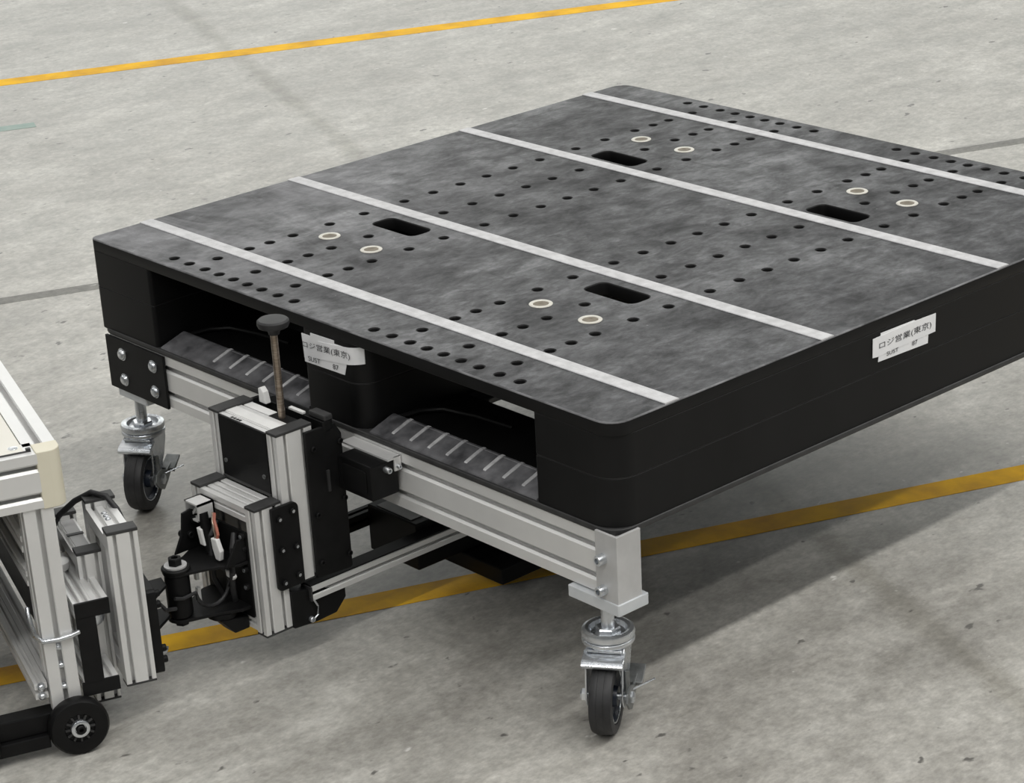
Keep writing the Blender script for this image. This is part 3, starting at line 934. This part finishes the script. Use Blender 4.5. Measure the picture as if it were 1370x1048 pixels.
arm_plate(0.1600, 0.1640, 0.050)
arm_plate(0.0935, 0.0980, 0.046)
# back plate with vertical fin of the link, bolted between the columns
bp = MB().prism(rrect(0.5060, 0.6040, 0.0800, 0.2030, 0.004, 3), 'y', -0.1868, -0.1835).build('link_back_plate', 'plate', cp)
fn = MB().prism([(-0.1870, 0.1640), (-0.2420, 0.1640), (-0.2280, 0.1900), (-0.2240, 0.2180), (-0.2100, 0.2200), (-0.1870, 0.2060)], 'x', 0.5130, 0.5170).build('link_fin', 'plate', cp, bevel=0.001)
MB().prism([(-0.1870, 0.1640), (-0.2200, 0.1640), (-0.1990, 0.1960), (-0.1870, 0.1960)], 'x', 0.5960, 0.6000).build('link_fin', 'plate', cp, bevel=0.001)
for z in (0.198, 0.180, 0.150, 0.125):
    socket_bolt(bp, (0.597, -0.1868, z), (0, -1, 0), 0.0048, 0.005, 'plate')
    MB().lathe([(0.0030, 0), (0.0030, 0.0006)], (0.597, -0.1918, z), (0, -1, 0), 10).build('bolt_ring', 'zinc', bp)
for z, y in ((0.205, -0.2150), (0.186, -0.2220)):
    socket_bolt(fn, (0.5130, y, z), (-1, 0, 0), 0.0055, 0.008, 'plate')
    socket_bolt(fn, (0.5170, y + 0.006, z), (1, 0, 0), 0.0050, 0.005, 'plate')
# gas-strut like cylinders and wiring inside the frame
MB().cyl((0.5340, -0.2040, 0.2180), (0.5480, -0.2060, 0.1660), 0.0070, 14).build('cable_gland', 'black', cp, smooth=True)
MB().prism([(0.532, 0.200), (0.541, 0.199), (0.547, 0.177), (0.537, 0.177)], 'y', -0.2150, -0.2080).build('white_connector', 'white', cp, bevel=0.001)
MB().tube([(0.556, -0.200, 0.222), (0.563, -0.206, 0.216), (0.571, -0.209, 0.208), (0.574, -0.210, 0.200), (0.573, -0.211, 0.194)], 0.0022, 8).build('wire', 'red', cp, smooth=True)
MB().tube([(0.552, -0.200, 0.222), (0.560, -0.207, 0.215), (0.566, -0.210, 0.207), (0.570, -0.211, 0.199), (0.570, -0.212, 0.194)], 0.0018, 8).build('wire', 'rod', cp, smooth=True)
MB().prism([(0.5640, 0.1950), (0.5760, 0.1960), (0.5830, 0.1800), (0.5800, 0.1660), (0.5710, 0.1660), (0.5660, 0.1800)], 'y', -0.2160, -0.2090).build('white_connector', 'white', cp, bevel=0.0015)
MB().prism([(0.5740, 0.1500), (0.5880, 0.1500), (0.5940, 0.1430), (0.5900, 0.1380), (0.5760, 0.1400)], 'y', -0.2060, -0.2000).build('white_connector', 'white', cp, bevel=0.0015)
MB().box(0.5480, 0.5545, -0.2380, -0.2330, 0.1060, 0.1270).build('white_connector', 'white', cp, bevel=0.001)
MB().box(0.5480, 0.5545, -0.2380, -0.2330, 0.1380, 0.1500).build('white_connector', 'white', cp, bevel=0.001)
loop = [(0.572 + 0.0 * k, -0.226 + 0.026 * math.cos(t), 0.132 + 0.028 * math.sin(t)) for k, t in enumerate([math.radians(a) for a in range(60, -181, -20)])]
MB().tube(loop + [(0.571, -0.272, 0.130), (0.570, -0.284, 0.134)], 0.0026, 8).build('cable', 'rubber', cp, smooth=True)
MB().tube([(0.545, -0.190, 0.205), (0.548, -0.205, 0.190), (0.552, -0.210, 0.160), (0.550, -0.208, 0.130), (0.556, -0.200, 0.105)], 0.0035, 8).build('cable', 'rubber', cp, smooth=True)
MB().tube([(0.585, -0.192, 0.200), (0.592, -0.202, 0.185), (0.590, -0.205, 0.150), (0.580, -0.200, 0.120), (0.575, -0.195, 0.100)], 0.0040, 8).build('cable', 'rubber', cp, smooth=True)
MB().lathe([(0.016, 0), (0.020, 0.003), (0.020, 0.010), (0.012, 0.014)], (0.570, -0.215, 0.0825), (0, 0, 1), 20).build('roller', 'black', cp, smooth=True)
MB().prism([(-0.1868, 0.0800), (-0.2300, 0.0860), (-0.2100, 0.0620), (-0.1868, 0.0620)], 'x', 0.5650, 0.5900).build('link_bracket', 'black', cp, bevel=0.0015)

# ------------------------------------------------------------------ tow cart, turned 19 degrees to the pallet
TH = math.radians(-19)
U0, V0 = 0.55, -0.45
e1 = Vector((math.cos(TH), math.sin(TH), 0))
e2 = Vector((-math.sin(TH), math.cos(TH), 0))
croot = e1 * U0 + e2 * V0
ct = thing('tow_cart', 'aluminium-framed tow cart with an ivory top coupled in front of the pallet', 'cart', tuple(croot), TH, (U0, V0, 0))
# table top frame
UL = 0.10
VL = -0.72
mb = MB()
bar(mb, 'x', UL, 0.690, -0.2560, -0.2165, 0.3350, 0.4050, {'b1': [-0.2365], 'a1': [0.352, 0.388], 'b0': [-0.236]}, 0.0070, 0.0115, 0.0015, 0.013)
mb.build('top_frame_beam', 'alu', ct)
mb = MB()
bar(mb, 'y', 0.6800, 0.7195, VL, -0.2460, 0.3350, 0.4050, {'a1': [0.3505, 0.3870], 'b0': [0.70]}, 0.0050, 0.012, 0.0030, 0.014)
mb.build('top_frame_beam', 'alu', ct)
# cream corner block with rounded outer corner
outl = [(0.6895, -0.2470), (0.7195, -0.2470)] + [(0.7035 + 0.016 * math.cos(t), -0.2320 + 0.0160 * math.sin(t)) for t in [math.radians(a) for a in range(0, 91, 15)]] + [(0.6895, -0.2160)]
MB().prism(outl, 'z', 0.3330, 0.4065).build('corner_block', 'cream', ct, bevel=0.001, smooth=True)
bd = MB().box(UL, 0.7050, VL, -0.2575, 0.3990, 0.4060).build('top_board', 'board', ct, bevel=0.001)
dome_bolt(bd, (0.6900, -0.2680, 0.4060), (0, 0, 1), 0.0055, 0.0016, 'zinc')
MB().prism([(0.7060, VL), (0.7085, VL), (0.7085, -0.2500), (0.7060, -0.2500)], 'z', 0.4048, 0.4064).build('edge_gasket', 'cap', bd)
MB().box(0.7020, 0.7070, -0.2555, -0.2500, 0.4060, 0.4085).build('gasket_clip', 'cap', bd)
# posts
def post(u0, u1, v0, v1, z0, z1):
    m = MB()
    um, vm = (u0 + u1) / 2, (v0 + v1) / 2
    bar(m, 'z', u0, u1, v0, v1, z0, z1, {'a0': [vm], 'a1': [vm], 'b0': [um], 'b1': [um]}, 0.0058, 0.0105, 0.0012, 0.0125)
    return m.build('post', 'alu', ct)
p1 = post(0.6780, 0.7170, -0.2720, -0.2350, 0.0600, 0.3348)
for z in (0.1450, 0.1200, 0.0900):
    dome_bolt(p1, (0.7115, -0.2535, z), (1, 0, 0), 0.0045, 0.0060)
post(0.16, 0.20, -0.2720, -0.2350, 0.0600, 0.3348)
post(0.6780, 0.7170, -0.70, -0.66, 0.0600, 0.3348)
# chrome wire hook round the post
MB().tube([(0.672, -0.2770, 0.187), (0.676, -0.2785, 0.181), (0.690, -0.2790, 0.170), (0.706, -0.2785, 0.164), (0.7200, -0.2720, 0.160), (0.7230, -0.255, 0.160), (0.7225, -0.238, 0.161), (0.7200, -0.228, 0.1625), (0.712, -0.2265, 0.164)], 0.0032, 10).build('wire_hook', 'zinc', ct, smooth=True)
# end beams
def ebeam(v0, v1, z0, z1, u0, u1, slots, name='end_beam', mat='alu'):
    m = MB()
    bar(m, 'x', u0, u1, v0, v1, z0, z1, {'b1': slots, 'b0': slots, 'a0': [(z0 + z1) / 2], 'a1': [(z0 + z1) / 2]}, 0.0050, 0.006, 0.001)
    return m.build(name, mat, ct)
ebeam(-0.2290, -0.2060, 0.1790, 0.1990, 0.18, 0.7160, [-0.2225, -0.2125])
ebeam(-0.2290, -0.2060, 0.0700, 0.0900, 0.18, 0.7160, [-0.2225, -0.2125])
bk = MB()
bk.box(0.7160, 0.7200, -0.2285, -0.1850, 0.1790, 0.1995)
bk.box(0.7160, 0.7200, -0.2285, -0.2040, 0.0890, 0.1800)
bk.box(0.7160, 0.7200, -0.2320, -0.1850, 0.0720, 0.0900)
bk.build('end_bracket', 'plate', ct)
mb = MB()
bar(mb, 'x', 0.56, 0.7160, -0.2058, -0.1855, 0.1790, 0.1990, {'b1': [-0.1955], 'a1': [0.189]}, 0.0050, 0.006, 0.001)
mb.build('end_beam', 'alu', ct)
mb = MB()
bar(mb, 'x', 0.6520, 0.7160, -0.2058, -0.1855, 0.0700, 0.0900, {'b1': [-0.1955], 'a1': [0.080]}, 0.0050, 0.006, 0.001)
mb.build('end_beam', 'alu', ct)
# inner lower beam behind the post, with bolts, and deck tray
ib = ebeam(-0.2900, -0.2740, 0.0780, 0.1000, 0.18, 0.7100, [-0.282], 'base_beam')
ebeam(-0.2735, -0.2540, 0.0780, 0.1000, 0.18, 0.6770, [-0.264], 'base_beam')
dome_bolt(ib, (0.7100, -0.2820, 0.0950), (1, 0, 0), 0.0050, 0.0060)
dome_bolt(ib, (0.7100, -0.2820, 0.0820), (1, 0, 0), 0.0050, 0.0060)
ebeam(-0.2735, -0.2540, 0.2640, 0.2860, 0.2005, 0.6770, [-0.264], 'shelf_beam')
ebeam(-0.2735, -0.2540, 0.2180, 0.2380, 0.2005, 0.6770, [-0.264], 'shelf_beam')
MB().box(0.15, 0.60, -0.50, -0.33, 0.11, 0.30).build('control_box', 'black', ct, bevel=0.003)
MB().box(0.2005, 0.6600, -0.2530, -0.2450, 0.1100, 0.3300).build('closing_panel', 'black', ct, bevel=0.001)
MB().box(0.602, 0.625, -0.345, -0.312, 0.14, 0.24).build('relay', 'plate', ct, bevel=0.002)
MB().tube([(0.60, -0.31, 0.33), (0.615, -0.30, 0.28), (0.63, -0.312, 0.24), (0.635, -0.325, 0.18), (0.62, -0.33, 0.12)], 0.006, 8).build('cable', 'rubber', ct, smooth=True)
MB().tube([(0.62, -0.34, 0.33), (0.64, -0.33, 0.28), (0.65, -0.342, 0.22), (0.64, -0.345, 0.13)], 0.006, 8).build('cable', 'rubber', ct, smooth=True)
# roller rail at the floor
rr_ = MB().box(0.690, 0.716, VL, -0.2560, 0.0330, 0.0590).build('roller_rail', 'plate', ct, bevel=0.0015)
MB().box(0.7000, 0.7240, VL, -0.2820, 0.0150, 0.0330).build('roller_rail_lip', 'plate', rr_, bevel=0.0015)
def roller(v, R=0.0385, z=None):
    z = R if z is None else z
    u0, u1 = 0.7165, 0.7365
    prof = [(R - 0.010, 0.0), (R - 0.003, 0.0), (R, 0.004), (R, 0.014), (R - 0.003, 0.0185), (R - 0.012, 0.0200), (0.0195, 0.0185), (0.0185, 0.0165), (0.0125, 0.0165)]
    t = MB().lathe(prof, (u0, v, z), (1, 0, 0), 36).build('roller_wheel', 'black', ct, smooth=True)
    for k in range(12):
        a = 2 * PI * k / 12
        m = MB().box(-0.0012, 0.0012, 0.0125, 0.0188, -0.001, 0.0025)
        T = Matrix.Translation((u0 + 0.0165, v, z)) @ Matrix.Rotation(PI / 2, 4, 'Y') @ Matrix.Rotation(a, 4, 'Z')
        m.xform(T).build('spoke', 'cap', t)
    MB().lathe([(0.0065, 0.0), (0.0118, 0.0), (0.0118, 0.0050), (0.0105, 0.0060), (0.0075, 0.0060), (0.0070, 0.0020)], (u0 + 0.0165, v, z), (1, 0, 0), 26).build('bearing_ring', 'zinc', t, smooth=True)
    MB().lathe([(0.0060, 0.0), (0.0060, 0.0080), (0.0050, 0.0090), (0.0028, 0.0090), (0.0028, 0.0050)], (u0 + 0.0165, v, z), (1, 0, 0), 14).build('axle_bolt', 'plate', t, smooth=True)
roller(-0.2455)
roller(-0.3830)
# hitch frame at the pallet end
hf = []
def hcol(u0, u1, v0, v1, z0, z1):
    m = MB()
    L = v1 - v0
    um = (u0 + u1) / 2
    cs = [v0 + L * 0.24, v0 + L * 0.80]
    bar(m, 'z', u0, u1, v0, v1, z0, z1, {'a0': cs, 'a1': cs}, 0.0040, 0.0085, 0.0010, 0.0088)
    o = m.build('hitch_column', 'alu', ct)
    MB().box(u0 - 0.0006, u1 + 0.0006, v0 - 0.0006, v1 + 0.0006, z1, z1 + 0.0045).build('end_cap', 'cap', o, bevel=0.0008)
    MB().box(u0 - 0.0004, u1 + 0.0004, v0 - 0.0004, v1 + 0.0004, z0 - 0.003, z0).build('end_cap', 'cap', o, bevel=0.0006)
    return o
hcol(0.6750, 0.6960, -0.1720, -0.1335, 0.0620, 0.2700)
hcol(0.5650, 0.5860, -0.1720, -0.1335, 0.0620, 0.2700)
hcol(0.6310, 0.6510, -0.2040, -0.1730, 0.0250, 0.2310)
hcol(0.5000, 0.5200, -0.2040, -0.1730, 0.0250, 0.2310)
def hbeam(u0, u1, v0, v1, z0, z1, slots, mat='alu'):
    m = MB()
    bar(m, 'x', u0, u1, v0, v1, z0, z1, {'b1': slots, 'b0': slots}, 0.0040, 0.005, 0.001)
    return m.build('hitch_beam', mat, ct)
hb1 = hbeam(0.5865, 0.6745, -0.1720, -0.1360, 0.2450, 0.2640, [-0.1630, -0.1480])
hbeam(0.5865, 0.6745, -0.1720, -0.1360, 0.0650, 0.0840, [-0.1630, -0.1480])
for u in (0.612, 0.622, 0.632):
    dome_bolt(hb1, (u, -0.155, 0.2640), (0, 0, 1), 0.0035, 0.0025)
hb2 = hbeam(0.5205, 0.6305, -0.2030, -0.1760, 0.2080, 0.2250, [-0.2000])
MB().box(0.5225, 0.6280, -0.1960, -0.1790, 0.2250, 0.2262).build('beam_cover', 'grey_panel', hb2)
MB().box(0.5700, 0.5760, -0.1985, -0.1770, 0.2262, 0.2275).build('cover_band', 'cap', hb2)
MB().lathe([(0.013, 0.0), (0.014, 0.002), (0.014, 0.010), (0.008, 0.012)], (0.606, -0.2200, 0.1995), (0, 0, 1), 22).build('round_cover', 'white', ct, smooth=True)
MB().tube([(0.545, -0.215, 0.200), (0.548, -0.212, 0.225), (0.552, -0.200, 0.248), (0.560, -0.180, 0.266), (0.573, -0.160, 0.2790), (0.590, -0.145, 0.2770), (0.602, -0.136, 0.262), (0.608, -0.130, 0.240)], 0.0040, 10).build('cable', 'rubber', ct, smooth=True)
MB().box(0.5300, 0.5600, -0.2300, -0.2080, 0.1500, 0.2050).build('connector_block', 'black', ct, bevel=0.002)
MB().prism([(0.655, 0.150), (0.672, 0.166), (0.672, 0.172), (0.650, 0.176)], 'y', -0.1850, -0.1760).build('clamp', 'zinc', ct, bevel=0.001)
MB().lathe([(0.010, 0), (0.013, 0.003), (0.013, 0.012), (0.008, 0.015)], (0.6515, -0.195, 0.150), (1, 0, 0), 18).build('lock_knob', 'zinc', ct, smooth=True)
# hitch plate and clevis reaching the pivot
hp = MB().prism(rrect(0.5870, 0.6920, 0.0640, 0.1820, 0.006, 3), 'y', -0.1330, -0.1200).build('hitch_plate', 'plate', ct, bevel=0.001)
for z in (0.078, 0.094, 0.156, 0.172):
    socket_bolt(hp, (0.680, -0.1200, z), (0, 1, 0), 0.0048, 0.007, 'plate')
pu, pv = PX * e1.x + PY * e1.y, PX * e2.x + PY * e2.y
for z0, z1 in ((0.1600 - 0.012, 0.1600 - 0.008), (0.1040, 0.1085)):
    pts = [(0.600, -0.1200), (0.660, -0.1200), (pu + 0.013, pv - 0.0175), (pu - 0.013, pv - 0.0175)]
    MB().prism(pts, 'z', z0, z1).build('clevis_plate', 'plate', ct, bevel=0.0008)
MB().tube([(0.655, -0.121, 0.142), (0.660, -0.112, 0.150), (0.662, -0.104, 0.138), (0.650, -0.100, 0.130), (0.640, -0.085, 0.124)], 0.0026, 8).build('cable', 'rubber', ct, smooth=True)
MB().prism([(0.650, -0.120), (0.672, -0.120), (0.664, -0.108), (0.655, -0.104)], 'z', 0.0780, 0.0820).build('hitch_gusset', 'zinc', ct, bevel=0.0006)
